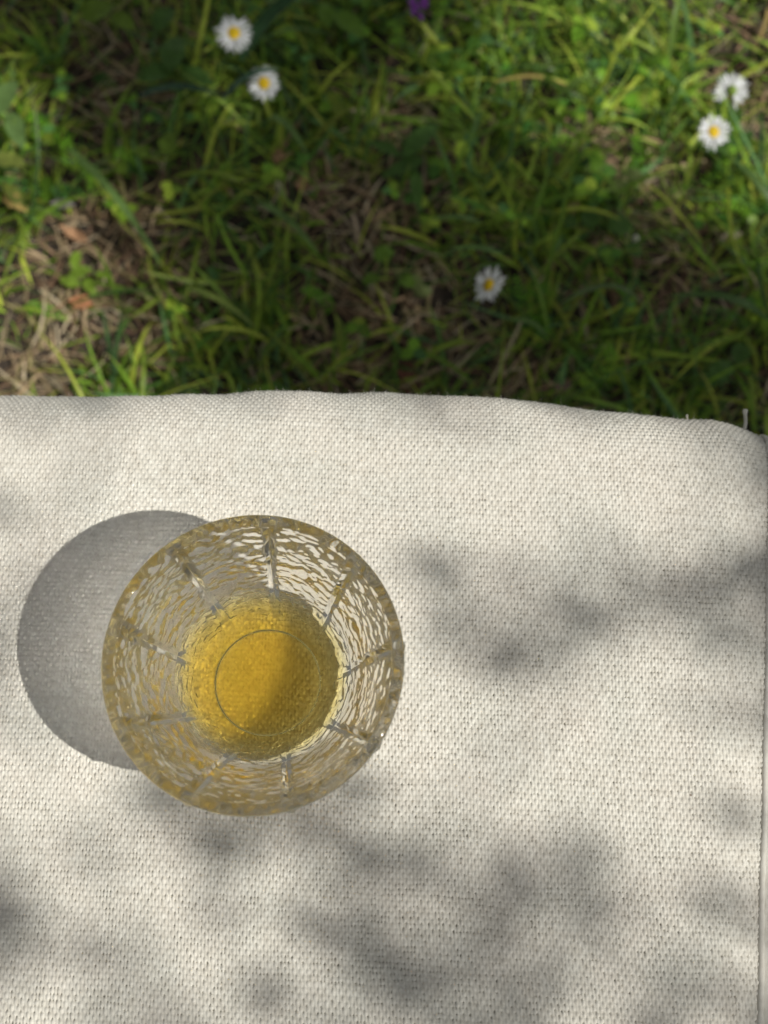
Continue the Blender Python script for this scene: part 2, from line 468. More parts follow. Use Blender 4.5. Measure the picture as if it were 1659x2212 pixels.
# body sides down to the lawn
def sides():
    zt = np.linspace(0, 1, 14)
    def strip(pts, out, name, ztop):
        V = []
        for (x, y), (ox, oy), z0 in zip(pts, out, ztop):
            for t in zt:
                b = 0.010 * math.sin(math.pi * min(1, t * 1.6)) if t < .62 else 0
                V.append((x + ox * b, y + oy * b, z0 + (GZ - .002 - z0) * t))
        return in_cushion(link(name, np_mesh(name, np.array(V), grid_faces(len(pts), 14)), CANVAS))
    X = np.linspace(-.36, x_seam(.15), 60)
    P, N = macro(X, np.full(60, .184))
    strip([(p[0], p[1] - .001) for p in P], [(0, 0)] * 60, 'side_panel', [p[2] + .002 for p in P])
    Y = np.linspace(-.34, .150, 60)
    strip([(-.36, y) for y in Y], [(-1, 0)] * 60, 'side_panel', [-.018] * 60)
    X = np.linspace(-.36, x_seam(-.34), 60)
    strip([(x, -.34) for x in X], [(0, -1)] * 60, 'side_panel', [-.018] * 60)
sides()
# ribbed band beyond the piping: bulges outwards so that it shows
def band():
    ns, nt_ = 900, 30
    Sg = np.linspace(-.33, .186, ns); X = x_seam(np.minimum(Sg, y_back(0.12)))
    P, N = macro(X, Sg)
    V = np.zeros((ns, nt_, 3))
    for k in range(nt_):
        a = min(1.45, k / (nt_ - 6) * 1.45)
        rib = .00035 * (.5 + .5 * math.cos(k * math.pi)) - .00012 * vnoise(Sg * 900, Sg * 0 + k, 81)
        V[:, k] = P - N * (.0006 + .016 * (1 - math.cos(a)) + rib)[:, None] + np.array([.0002 + .010 * math.sin(a), 0, 0])
        if k > nt_ - 6: V[:, k, 2] = np.minimum(V[:, k, 2], V[:, k, 2] + (GZ - V[:, k, 2]) * (k - nt_ + 6) / 5)
    in_cushion(link('side_band', np_mesh('side_band', V.reshape(-1, 3), grid_faces(ns, nt_)), CANVAS))
band()
def piping():
    path = []
    s_all = np.linspace(-.2, .184, 260)
    for s in s_all:
        u = float(x_seam(min(s, y_back(.12))))
        P, N = macro(np.array([u]), np.array([s])); p = P[0]
        k = max(0, (s - (y_back(u) - RB)) / RB)
        path.append((p[0] + .0004 + .00018 * math.sin(s * 130) + .0012 * min(1, k), p[1], p[2] + .0003))
    me = tube(path, .00105 + .00012 * np.sin(np.arange(260) * 1.3), 10, 'piping')
    in_cushion(link('piping', me, CANVAS))
piping()
# loose yarn ends poking out of the back fold
for (X, Y0, Y1, r) in ((1612, 884, 930, .00062), (1486, 896, 915, .0003)):
    a = at(X, Y0, -.014); b = at(X - 5, Y1, -.016)
    pts = [b.lerp(a, t) + Vector((.0003 * math.sin(t * 5), 0, 0)) for t in np.linspace(0, 1, 9)]
    me = tube([tuple(p) for p in pts], [r] * 7 + [r * 1.45, r * 1.2], 8, 'loose_thread')
    in_cushion(link('loose_thread', me, CANVAS))
def fuzz():
    n = 5200
    u = rng.uniform(-.15, .122, n); s = y_back(u) - RB + rng.uniform(.012, .032, n)
    P, N = macro(u, s); P = P + N * .0002
    L = rng.gamma(2.2, .00038, n)
    d = N + rng.normal(0, .55, (n, 3)); d /= np.linalg.norm(d, axis=1)[:, None]
    d2 = d + rng.normal(0, .6, (n, 3)); d2 /= np.linalg.norm(d2, axis=1)[:, None]
    M = P + d * (L * .5)[:, None]; E = M + d2 * (L * .5)[:, None]
    w = np.cross(d, rng.normal(0, 1, (n, 3))); w = w / np.linalg.norm(w, axis=1)[:, None] * .000022
    V = np.stack([P - w, P + w, M - w, M + w, E - w * .4, E + w * .4], 1).reshape(-1, 3)
    b = (np.arange(n) * 6)[:, None, None]
    F = (b + np.array([[0, 1, 3, 2], [2, 3, 5, 4]])[None]).reshape(-1, 4)
    o = in_cushion(link('fuzz', np_mesh('fuzz', V, F), CANVAS)); o['kind'] = 'stuff'
fuzz()

# ------------------------------------------------------------------ drinking glass and wine
GLASS_AT = Vector((-0.0354, 0.0501, 0.0007))
GS = 1.018                        # size correction of the glass and its content
LEVEL = 21.6
inner = [(0, 6), (8, 6), (13, 6.05), (15.6, 6.3), (18.3, 7.4), (20.6, 9.8), (22.3, 13), (23.6, 16.5), (24.8, 20), (27.2, 27), (30.2, 34.5), (33.7, 41.5), (36.8, 46.6)]
outer = [(40.2, 47.3), (39.8, 44.2), (38.3, 38), (36.2, 30), (33.9, 22), (31.5, 15), (28.8, 9), (25.4, 4.4), (21.2, 1.4), (17.4, .45)]
def densify(pts, step):
    pts = np.array(pts, float)
    # Catmull-Rom
    out = []
    for i in range(len(pts) - 1):
        p0 = pts[max(i - 1, 0)]; p1 = pts[i]; p2 = pts[i + 1]; p3 = pts[min(i + 2, len(pts) - 1)]
        m = max(2, int(np.linalg.norm(p2 - p1) / step))
        for k in range(m):
            t = k / m
            out.append(.5 * ((2 * p1) + (-p0 + p2) * t + (2 * p0 - 5 * p1 + 4 * p2 - p3) * t * t + (-p0 + 3 * p1 - 3 * p2 + p3) * t ** 3))
    out.append(pts[-1])
    return np.array(out)
RIBS = [math.radians(86 - 40 * k) for k in range(9)]
def relief(th, z, r, s):
    """hammered outer wall with nine smooth ribs (mm outwards)"""
    best = min(abs((th - a + math.pi) % (2 * math.pi) - math.pi) for a in RIBS) * r
    hw = 1.8 + 0.020 * max(0, z)
    m = min(1, max(0, (best - hw * .8) / .5)); m = m * m * (3 - 2 * m)
    m *= min(1, max(0, (46.6 - z) / .8)) * min(1, max(0, (r - 17.6) / 1.2))
    k = 0.28
    wob = noise.noise(Vector((r * math.cos(th) * .1, r * math.sin(th) * .1, s * .15)))
    v = Vector((r * math.cos(th) * k, r * math.sin(th) * k, s * .46 + wob * 1.2))
    h = noise.noise(v) * 1.0 + .45 * noise.noise(v * 2.1 + Vector((7, 3, 1)))
    h = math.copysign(abs(h) ** .8, h)
    rib = max(0, 1 - best / hw) * .85 * min(1, max(0, (46 - z) / 1.0)) * min(1, max(0, (r - 17.6) / 4))
    return .48 * h * m + rib
NT = 720
def build_glass():
    po = densify(outer, .26); pi_ = densify(inner, .5)
    k0 = int(np.argmax(pi_[:, 1] >= LEVEL)); pin = pi_[k0:].copy()
    # exact start on the liquid level
    a, b = pi_[k0 - 1], pi_[k0]; f = (LEVEL - a[1]) / (b[1] - a[1]); start = a + (b - a) * f
    rim = [(36.9, 47.3), (37.5, 47.9), (38.6, 48.15), (39.6, 47.95), (40.05, 47.65)]
    foot = [(16.9, .12), (16.4, .05), (16.05, .2), (15.85, .7), (15.6, 1.05), (15.2, 1.15)]
    prof = np.concatenate([[start], pin, rim])
    n_in = len(prof); prof = np.concatenate([prof, po, foot, np.array([(12, 1.15), (8, 1.15), (4, 1.15), (.01, 1.15)])])
    n_o0, n_o1 = n_in, n_in + len(po)
    sarc = np.concatenate([[0], np.cumsum(np.linalg.norm(np.diff(prof, axis=0), axis=1))])
    tan = np.gradient(prof, axis=0); tan /= np.linalg.norm(tan, axis=1)[:, None]
    nor = np.stack([tan[:, 1], -tan[:, 0]], -1)      # pointing away from the glass on the outer side
    V = np.zeros((NT, len(prof), 3))
    for i in range(NT):
        th = 2 * math.pi * i / NT; c, s_ = math.cos(th), math.sin(th)
        rr = prof[:, 0].copy(); zz = prof[:, 1].copy()
        for j in range(n_o0, n_o1):
            h = relief(th, prof[j, 1], prof[j, 0], sarc[j])
            nx, nz = -nor[j, 0], -nor[j, 1]
            if nx < 0: nx, nz = -nx, -nz
            rr[j] += nx * h; zz[j] = max(zz[j] + nz * h, .08)
        # faint waviness of the fire-polished inside
        for j in range(0, n_in - 5):
            rr[j] += .10 * noise.noise(Vector((c * 8, s_ * 8, zz[j] * .35))) * min(1, j / 4)
        V[i, :, 0] = rr * c; V[i, :, 1] = rr * s_; V[i, :, 2] = zz
    F = grid_faces(NT, len(prof), True)
    return V.reshape(-1, 3) * (.001 * GS), F
def glass_mat(name, rough, col):
    m, nt, p, out = new_mat(name)
    nt.nodes.remove(p)
    g = nt.nodes.new('ShaderNodeBsdfGlass'); g.inputs['IOR'].default_value = 1.5; g.inputs['Roughness'].default_value = rough
    g.inputs['Color'].default_value = col
    nt.links.new(g.outputs[0], out.inputs['Surface'])
    return m
def wine_mat():
    m, nt, p, out = new_mat('white_wine')
    nt.nodes.remove(p)
    g = nt.nodes.new('ShaderNodeBsdfGlass'); g.inputs['Roughness'].default_value = 0.0
    a = nt.nodes.new('ShaderNodeAttribute'); a.attribute_name = 'boundary_ior'
    nt.links.new(a.outputs['Fac'], g.inputs['IOR'])
    nt.links.new(g.outputs[0], out.inputs['Surface'])
    v = nt.nodes.new('ShaderNodeVolumeAbsorption'); v.inputs['Color'].default_value = (.99, .865, .15, 1); v.inputs['Density'].default_value = 100
    nt.links.new(v.outputs[0], out.inputs['Volume'])
    return m
GV, GF = build_glass()
gme = np_mesh('drinking_glass', GV, GF)
glass = link('drinking_glass', gme, [glass_mat('polished_glass', 0.0, (.99, .99, .985, 1)), glass_mat('pressed_glass', 0.020, (.985, .985, .98, 1))], loc=GLASS_AT)
_c = GV[GF].mean(1); _r = np.hypot(_c[:, 0], _c[:, 1])
gme.polygons.foreach_set('material_index', (~((_r < .0168) & (_c[:, 2] < .004))).astype(np.int32))
# make the normals point out of the glass
import bmesh
bm = bmesh.new(); bm.from_mesh(glass.data)
bm.faces.ensure_lookup_table()
f = max(bm.faces, key=lambda q: q.calc_center_median().z)
if f.normal.z < 0: bmesh.ops.reverse_faces(bm, faces=bm.faces[:])
bm.to_mesh(glass.data); bm.free()
tag(glass, 'clear hammered glass tumbler with nine ribs, holding white wine on the cream cushion', 'glass')
def build_wine():
    pi_ = densify(inner, .5)
    k0 = int(np.argmax(pi_[:, 1] >= LEVEL)); a, b = pi_[k0 - 1], pi_[k0]; f = (LEVEL - a[1]) / (b[1] - a[1]); start = a + (b - a) * f
    side = np.concatenate([pi_[:k0], [start]]); side[0, 0] = .01
    r1 = start[0]
    top = [(r1 - d, LEVEL - .55 * (1 - math.exp(-d / .9))) for d in (.15, .35, .6, .9, 1.3, 1.8, 2.5, 3.5, 5, 7, 10, 14, 18)] 
    zt = LEVEL - .55
    top = [(r, z) for r, z in top if r > 1] + [(.01, zt)]
    prof = np.concatenate([side, np.array(top)]); ns = len(side)
    n = 360; th = 2 * math.pi * np.arange(n) / n
    V = np.zeros((n, len(prof), 3)); V[..., 0] = prof[None, :, 0] * np.cos(th)[:, None]; V[..., 1] = prof[None, :, 0] * np.sin(th)[:, None]; V[..., 2] = prof[None, :, 1]
    F = grid_faces(n, len(prof), True)
    me = np_mesh('white_wine', V.reshape(-1, 3) * (.001 * GS), F)
    ior = np.where((np.arange(len(F)) % (len(prof) - 1)) < ns - 1, 1.34 / 1.5, 1.34).astype(np.float32)
    at_ = me.attributes.new('boundary_ior', 'FLOAT', 'FACE'); at_.data.foreach_set('value', ior)
    bm = bmesh.new(); bm.from_mesh(me); bm.faces.ensure_lookup_table()
    f = max(bm.faces, key=lambda q: q.calc_center_median().z)
    if f.normal.z < 0: bmesh.ops.reverse_faces(bm, faces=bm.faces[:])
    bm.to_mesh(me); bm.free()
    o = link('white_wine', me, wine_mat(), loc=GLASS_AT)
    tag(o, 'pool of pale golden white wine filling the bottom of the hammered glass', 'wine')
    return o
wine = build_wine()
def glint_domes():  # tiny glass domes added on the wine surface to catch sun glints
    for X, Y, r_ in ((649, 1521, .0006), (658, 1523, .00055), (560, 1372, .0004), (700, 1490, .00035)):
        z = GLASS_AT.z + (LEVEL - .55) * .001 * GS
        p = at(X, Y, z) - GLASS_AT
        V, F = [], []
        for i in range(7):
            a = .02 + i / 6 * 1.5
            for k in range(12): V.append((r_ * math.sin(a) * math.cos(k * math.pi / 6), r_ * math.sin(a) * math.sin(k * math.pi / 6), r_ * math.cos(a) * .8 + .00004))
        F = [(i * 12 + k, (i + 1) * 12 + k, (i + 1) * 12 + (k + 1) % 12, i * 12 + (k + 1) % 12) for i in range(6) for k in range(12)]
        o = link('glint_dome', np_mesh('glint_dome', np.array(V), F), gme.materials[1], wine); o.location = p
glint_domes()
# ------------------------------------------------------------------ daisies
def petal_mesh(L, W):
    n = 6; t = np.linspace(0, 1, n)
    w = W * .5 * np.array([.45, .75, .95, 1.0, .85, .35])
    V = []
    for i in range(n):
        z = .0006 * math.sin(t[i] * 3.1)
        for s_ in (-1, 0, 1): V.append((t[i] * L, s_ * w[i], z + (.0 if s_ == 0 else .00015)))
    V = np.array(V); F = [(i * 3 + j, (i + 1) * 3 + j, (i + 1) * 3 + j + 1, i * 3 + j + 1) for i in range(n - 1) for j in (0, 1)]
    col = np.tile([.88, .89, .90], (len(V), 1)); 
    return np_mesh('petal', V, F, col)
PETALS = [petal_mesh(.0076, .00135), petal_mesh(.0083, .0012), petal_mesh(.0068, .0015)]
def disc_mesh():
    V, F = [], []
    rings, seg = 5, 20
    for i in range(rings + 1):
        a = i / rings * 1.5
        for k in range(seg):
            b = 2 * math.pi * k / seg
            r = .0034 * math.sin(a) * (1 + .06 * math.sin(k * 5 + i * 3)); V.append((r * math.cos(b), r * math.sin(b), .0013 * math.cos(a) + .0003 * ((k + i) % 2)))
    for i in range(rings):
        for k in range(seg): F.append((i * seg + k, (i + 1) * seg + k, (i + 1) * seg + (k + 1) % seg, i * seg + (k + 1) % seg))
    V = np.array(V); return np_mesh('disc', V, F, np.tile([.88, .60, .02], (len(V), 1)))
DISC = disc_mesh()
def calyx_mesh():
    V, F = [], []
    seg = 16; prof = [(.0002, -.0035), (.0015, -.0030), (.0029, -.0012), (.0031, -.0002)]
    for r, z in prof:
        for k in range(seg):
            b = 2 * math.pi * k / seg; V.append((r * math.cos(b), r * math.sin(b), z))
    for i in range(3):
        for k in range(seg): F.append((i * seg + k, i * seg + (k + 1) % seg, (i + 1) * seg + (k + 1) % seg, (i + 1) * seg + k))
    return np_mesh('calyx', np.array(V), F, np.tile([.26, .38, .07], (len(V), 1)))
CALYX = calyx_mesh()
PLAIN = plant_material('flower_green', .55, .25, .3)
def daisy(X, Y, h, scale, tilt_dir, tilt, label, root, sweep=None, npet=38, up=0.0):
    z = GZ + h
    c = at(X, Y, z)
    base = empty('daisy', (root.x, root.y, GZ + .002))
    tag(base, label, 'daisy', 'white daisies in the lawn')
    from mathutils import Matrix
    R = Matrix.Rotation(tilt, 3, Vector((-math.sin(tilt_dir), math.cos(tilt_dir), 0)))
    off = Vector(c) - base.location
    def put(name, me, mat, loc, rot):
        o = bpy.data.objects.new(name, me); COL.objects.link(o)
        if not me.materials: me.materials.append(mat)
        o.parent = base; o.location = loc; o.rotation_euler = rot; o.scale = (scale,) * 3
        return o
    rl = random.Random(int(X * 7 + Y))
    for k in range(npet):
        a = 2 * math.pi * k / npet + rl.uniform(-.06, .06)
        if sweep and abs((a - sweep[0] + math.pi) % (2 * math.pi) - math.pi) < sweep[1]: continue
        layer = k % 2
        rr = .0022 * scale
        e = rl.gauss(.14 - .14 * layer, .18) + up
        M = R @ Matrix.Rotation(a, 3, 'Z') @ Matrix.Rotation(-e, 3, 'Y') @ Matrix.Rotation(rl.gauss(0, .25), 3, 'X')
        loc = off + R @ Vector((rr * math.cos(a), rr * math.sin(a), -.0002 - layer * .0004))
        o = put('petal', PETALS[rl.randrange(3)], PETAL, loc, M.to_euler())
        s_ = scale * rl.uniform(.86, 1.1); o.scale = (s_, scale, scale)
    put('disc', DISC, PETAL, off, R.to_euler())
    put('calyx', CALYX, PLAIN, off, R.to_euler())
    tip = off + R @ Vector((0, 0, -.003 * scale))
    mid = tip * .55 + R @ Vector((0, 0, -.012)) * .5
    pts = []
    for t in np.linspace(0, 1, 12): pts.append(tuple((1 - t) ** 2 * Vector((0, 0, 0)) + 2 * t * (1 - t) * mid + t * t * tip))
    me = tube(pts, .00075, 7, 'stem')
    a_ = me.color_attributes.new('tint', 'FLOAT_COLOR', 'POINT'); a_.data.foreach_set('color', np.tile([.13, .20, .05, 1], len(me.vertices)).astype(np.float32))
    o = bpy.data.objects.new('stem', me); COL.objects.link(o); me.materials.append(PLAIN); o.parent = base
    # basal leaves
    for q in range(4):
        a = rl.uniform(0, 6.28)
        V, F, C = leaf_sheet(np.zeros(1), np.zeros(1), np.array([.003]), np.array([a]), np.array([.15]), np.array([.020]), np.array([.0075]), np.array([[.05, .11, .025]]))
        o = link('leaf', np_mesh('leaf', V, F, C), LEAF, base)
    return base
def g(X, Y): return at(X, Y, GZ)
daisy(505, 72, .045, 1.00, -1.3, .30, 'largest white daisy with yellow centre, in shade at the upper left of the lawn', g(560, 60))
daisy(570, 180, .040, .92, -1.6, .50, 'white daisy below the largest one, a grass blade lying across its petals', g(555, 260), npet=28)
daisy(1580, 196, .048, .92, 1.45, 2.75, 'nodding daisy at the right border showing its green underside', g(1560, 290), sweep=(1.57, .5), up=-.05)
daisy(1541, 285, .042, .90, -1.2, .35, 'sunlit white daisy with broad yellow centre below the tipped one', g(1580, 340), npet=32)
daisy(1056, 616, .055, .92, 3.3, .78, 'white daisy alone in the dark grass close to the cushion', g(1150, 700), npet=40)

def bud():
    p = at(1372, 517, GZ + .02)
    b = empty('daisy_bud', (p.x, p.y, GZ))
    tag(b, 'tiny closed white daisy bud among round clover leaves', 'daisy bud')
    V, F = [], []
    for i in range(7):
        a = i / 6 * math.pi
        for k in range(12):
            t = 2 * math.pi * k / 12; r = .0016 * math.sin(a) * (1 + .1 * (k % 2)) + 1e-5; V.append((r * math.cos(t), r * math.sin(t), .021 - .0026 * math.cos(a)))
    F = [(i * 12 + k, i * 12 + (k + 1) % 12, (i + 1) * 12 + (k + 1) % 12, (i + 1) * 12 + k) for i in range(6) for k in range(12)]
    link('bud_head', np_mesh('bud_head', np.array(V), F, np.tile([.62, .64, .5], (len(V), 1))), PETAL, b)
    me = tube([(0, 0, 0), (.001, 0, .01), (0, 0, .019)], .0006, 6, 'stem')
    a_ = me.color_attributes.new('tint', 'FLOAT_COLOR', 'POINT'); a_.data.foreach_set('color', np.tile([.1, .18, .05, 1], len(me.vertices)).astype(np.float32))
    link('stem', me, PLAIN, b)
bud()
def purple_flower():
    p = at(903, 10, GZ + .03)
    b = empty('purple_flower', (p.x, p.y, GZ))
    tag(b, 'small purple wild flower at the top edge of the lawn', 'flower')
    rl = random.Random(5)
    V, F, C = petal_purple = leaf_sheet(np.zeros(1), np.zeros(1), np.zeros(1), np.zeros(1), np.array([.4]), np.array([.0058]), np.array([.0030]), np.array([[.36, .10, .50]]), nseg=4)
    me = np_mesh('petal', V, F, C)
    for k in range(14):
        o = link('petal', me, PETAL, b) 
        o.location = (rl.uniform(-.0025, .0025), rl.uniform(-.003, .003), .028 + rl.uniform(0, .004)); o.rotation_euler = (rl.gauss(0, .3), rl.gauss(0, .4), k * .9)
    me = tube([(0, 0, 0), (.001, 0, .015), (0, 0, .029)], .0007, 6, 'stem')
    a_ = me.color_attributes.new('tint', 'FLOAT_COLOR', 'POINT'); a_.data.foreach_set('color', np.tile([.1, .16, .05, 1], len(me.vertices)).astype(np.float32))
    link('stem', me, PLAIN, b)
purple_flower()

# ------------------------------------------------------------------ broad-leaved weeds and single long blades that can be picked out
def weed(label, X, Y, leaves, col, cat='weed', name='broadleaf_weed'):
    """leaves: (dx px, dy px, length mm, width mm, azimuth deg, height mm)"""
    p = g(X, Y); b = empty(name, (p.x, p.y, GZ)); tag(b, label, cat)
    for (dX, dY, L, W, az, h) in leaves:
        q = at(X + dX, Y + dY, GZ + h * .001) - b.location
        a = math.radians(az); start = Vector((q.x - math.cos(a) * L * .0005, q.y - math.sin(a) * L * .0005, q.z))
        V, F, C = leaf_sheet(np.array([start.x]), np.array([start.y]), np.array([start.z]), np.array([a]), np.array([random.uniform(.05, .3)]), np.array([L * .001]), np.array([W * .001]),
                             np.array([col]) * random.uniform(.85, 1.15), nseg=9, cup=.3)
        V[:, 2] += .0008 * np.sin(V[:, 0] * 900) * np.cos(V[:, 1] * 700)
        link('leaf', np_mesh('leaf', V, F, C), LEAF, b)
        st = tube([(0, 0, .001), tuple(Vector((start.x, start.y, start.z)) * .6 + Vector((0, 0, .003))), tuple(start)], .0006, 6, 'leaf_stalk')
        a_ = st.color_attributes.new('tint', 'FLOAT_COLOR', 'POINT'); a_.data.foreach_set('color', np.tile([.12, .17, .05, 1], len(st.vertices)).astype(np.float32))
        link('leaf_stalk', st, PLAIN, b)
G1, G2, G3 = (.13, .24, .025), (.08, .17, .03), (.17, .27, .03)
weed('round-leaved clover plant in half shade right of the lawn centre', 1310, 490,
     [(-35, -20, 13, 10, 80, 16), (30, 0, 13, 12, 20, 18), (-80, -10, 9, 8, 160, 15), (0, 60, 12, 10, -70, 14), (60, 50, 10, 9, -20, 15), (10, -70, 10, 8, 60, 14)], G2)
weed('dark green weed with pointed lobes right of the upper lawn centre', 890, 330,
     [(20, -30, 30, 11, 50, 22), (-20, 30, 24, 9, 200, 20), (10, 80, 26, 7, -85, 18), (-60, -10, 20, 7, 150, 20)], G2)
weed('oval yellow-green leaf seedling in the left shade', 365, 310, [(0, 0, 15, 10, 85, 25), (-60, 20, 11, 7, 160, 15)], G3)
weed('broad dark leaves left of the largest daisy', 375, 110,
     [(0, 0, 26, 14, 85, 28), (-40, 50, 20, 12, 190, 24), (50, 55, 20, 10, -20, 24), (-20, -70, 18, 12, 60, 20)], G2)
weed('bright broad leaf at the left top of the lawn', 215, 25, [(0, 0, 20, 14, 40, 25), (50, 20, 16, 10, -30, 20)], G3)
weed('cluster of sunlit leaves at the left border of the lawn', 15, 210,
     [(0, 0, 24, 12, 70, 32), (20, 70, 22, 10, -70, 30), (-10, 140, 18, 10, -30, 26)], (.12, .20, .06))
weed('yellow-green curled leaf on the left border below the sunlit cluster', 20, 350, [(0, 0, 20, 9, -10, 28), (10, 70, 17, 7, -50, 14)], (.20, .24, .05))
weed('small light weed at the lawn centre near the lone daisy', 830, 550, [(0, 0, 12, 10, 30, 18), (-30, 55, 10, 7, 200, 16), (50, 60, 10, 8, -30, 16)], G1)
weed('curled light leaf between the weed and the lone daisy', 890, 610, [(0, 0, 12, 9, 170, 12), (25, 20, 10, 7, 20, 14)], (.15, .19, .06))
weed('broad leaf plant at the upper middle left of the purple flower', 755, 50, [(0, 0, 20, 12, -40, 24), (-50, -20, 18, 10, 100, 22)], G1)
weed('low ruffled weed with pale leaves under the left sun patch', 175, 590, [(0, 0, 14, 7, 20, 14), (-25, 20, 12, 6, 160, 14), (20, 30, 12, 6, -60, 12), (-10, -30, 11, 6, 80, 14), (50, 5, 9, 5, -10, 12)], G3)
weed('pale leaved seedling in the sun below the two right daisies', 1330, 400, [(0, 0, 14, 8, 120, 16), (-40, -40, 15, 8, 40, 18), (40, -20, 12, 7, -10, 17)], (.16, .21, .06))
weed('leafy weed in the dark grass at the far right near the cushion', 1560, 800, [(0, 0, 16, 11, 30, 20), (-40, 20, 14, 9, 170, 20), (40, -40, 14, 10, 70, 20)], G2)

def blade_obj(label, X0, Y0, X1, Y1, h0, h1, W, col, cat='grass blade', name='grass_blade', mat=None, arch=.006):
    a, b = at(X0, Y0, GZ + h0), at(X1, Y1, GZ + h1)
    d = (b - a); L = d.length; n = 12
    side = Vector((-d.y, d.x, 0)).normalized()
    V = []
    for i in range(n + 1):
        t = i / n; c = d * t + Vector((0, 0, arch * math.sin(math.pi * t))) + side * (.03 * L * math.sin(math.pi * t))
        w = W * .5 * max(.04, min(1, .4 + 3 * t) * (1 - t ** 3) ** .7)
        V += [tuple(c + side * w + Vector((0, 0, w * .3))), tuple(c), tuple(c - side * w + Vector((0, 0, w * .3)))]
    F = [(i * 3 + j, i * 3 + j + 1, i * 3 + j + 4, i * 3 + j + 3) for i in range(n) for j in (0, 1)]
    o = link(name, np_mesh(name, np.array(V), F, np.tile(col, (len(V), 1)) * np.tile([1, 1.2, 1], len(V) // 3)[:, None]), mat or LEAF, loc=a)
    tag(o, label, cat)
GB = (.13, .22, .06); GD = (.08, .15, .04)
blade_obj('long green blade running down right through the left sun patch', 150, 320, 350, 575, .03, .02, .0042, GB)
blade_obj('wide grass blade slanting down from the lower daisy', 585, 250, 665, 335, .035, .03, .0038, GB)
blade_obj('grass blade slanting through the middle shade towards the cushion', 560, 440, 690, 550, .03, .03, .0036, GB)
blade_obj('horizontal light blade left above the lone daisy', 1085, 548, 965, 540, .04, .042, .0034, (.11, .20, .05))
blade_obj('thin horizontal blade above the light one', 1035, 480, 930, 476, .03, .032, .0028, GB)
blade_obj('long dark blade lying level left of the lower daisy', 300, 208, 480, 206, .03, .035, .0048, (.05, .10, .055))
blade_obj('pointed blade crossing the petals of the lower daisy', 480, 215, 605, 150, .040, .052, .0040, (.05, .10, .06))
blade_obj('wide dark blade rising right of the largest daisy', 520, 130, 660, -20, .03, .05, .0085, (.04, .095, .035))
blade_obj('arched pale blade in the dark grass right of the lone daisy', 1210, 655, 1400, 670, .03, .03, .0030, (.11, .16, .06), arch=.02)
blade_obj('broad arched blade at the right lawn edge in shade', 1659, 690, 1440, 640, .03, .035, .0045, GD, arch=.015)
blade_obj('green blade hanging in from the right border', 1690, 480, 1580, 340, .03, .04, .0040, GB)
blade_obj('blade with dry tip above the cushion edge left', 400, 620, 560, 715, .02, .02, .0034, (.14, .19, .04))
blade_obj('short blade pointing at the cushion below the lone daisy', 1100, 690, 1185, 730, .02, .025, .0032, GB)
blade_obj('sunlit blade curving across the upper right grass', 1200, 215, 1300, 170, .035, .035, .0040, (.13, .21, .04))
blade_obj('upright bright blade at the top right of the lawn', 1445, 130, 1470, -20, .04, .06, .0034, (.13, .21, .04))
blade_obj('yellow dry stalk at the far top right corner', 1659, 20, 1630, 110, .03, .02, .0024, (.38, .28, .10), 'dry stalk', 'dry_stalk', DRY)
blade_obj('pale straw stalk reaching to the cushion below the lone daisy', 1130, 685, 1040, 860, .015, .012, .0022, (.40, .36, .20), 'straw', 'straw_stalk', DRY)
blade_obj('twisted straw under the middle of the lawn', 760, 460, 775, 545, .012, .010, .0024, (.42, .33, .22), 'straw', 'straw_stalk', DRY)
blade_obj('yellowed blade lying in the sun near the top right', 1065, 180, 1240, 190, .025, .022, .0024, (.42, .33, .10), 'dry straw', 'dry_straw', DRY)

def dead_leaf(label, X, Y, L, W, az, col, h=.008):
    p = at(X, Y, GZ + h); n, m = 10, 5
    V = []
    rl = random.Random(int(X + Y * 3)); ph = rl.uniform(0, 6)
    for i in range(n + 1):
        t = i / n; w = W * .5 * math.sin(math.pi * min(.98, max(.03, t))) ** .7 * (1 + .18 * math.sin(t * 17 + ph))
        for j in range(m):
            s_ = (j / (m - 1) * 2 - 1)
            V.append(((t - .5) * L, s_ * w, .25 * w * s_ * s_ + .0015 * math.sin(t * 6 + ph + s_)))
    F = [(i * m + j, i * m + j + 1, (i + 1) * m + j + 1, (i + 1) * m + j) for i in range(n) for j in range(m - 1)]
    o = link('dead_leaf', np_mesh('dead_leaf', np.array(V), F, np.tile(col, (len(V), 1))), DRY, loc=p)
    o.rotation_euler = (rl.gauss(0, .2), rl.gauss(0, .2), math.radians(az))
    tag(o, label, 'dead leaf', 'dead leaves in the lawn')
B1, B2 = (.42, .24, .13), (.36, .26, .17)
dead_leaf('orange-brown dead leaf in the middle left of the lawn', 603, 345, .013, .007, 100, B1)
dead_leaf('pale curled dead leaf below the orange-brown one', 610, 415, .016, .0045, 115, (.50, .42, .32))
dead_leaf('brown dead leaf right of the pale curled one', 655, 390, .014, .006, 80, B1)
dead_leaf('pinkish dead leaf upper centre of the lawn', 700, 315, .011, .005, 60, (.45, .33, .26))
dead_leaf('rusty leaf fragment in the left sun patch', 175, 655, .014, .008, -10, (.45, .20, .10))
dead_leaf('tan curled leaf lying at the left, sun on it', 160, 505, .018, .006, -30, B1)
dead_leaf('dead leaf beside the cushion edge in the left sun', 350, 785, .011, .005, -5, B2)
dead_leaf('dead leaf near the cushion edge, lower left corner of the lawn', 240, 830, .013, .005, 30, B2)
dead_leaf('triangular tan leaf in half sun right of centre', 1215, 345, .011, .008, 70, B2)
dead_leaf('light leaf scrap at the right lawn edge', 1580, 510, .014, .005, 20, (.46, .38, .28))
dead_leaf('dark red-brown leaf touching the cushion edge', 880, 815, .022, .011, 100, (.16, .06, .04))
dead_leaf('brown leaf between the straw stalk and the cushion', 1215, 850, .014, .010, 60, (.22, .15, .12))
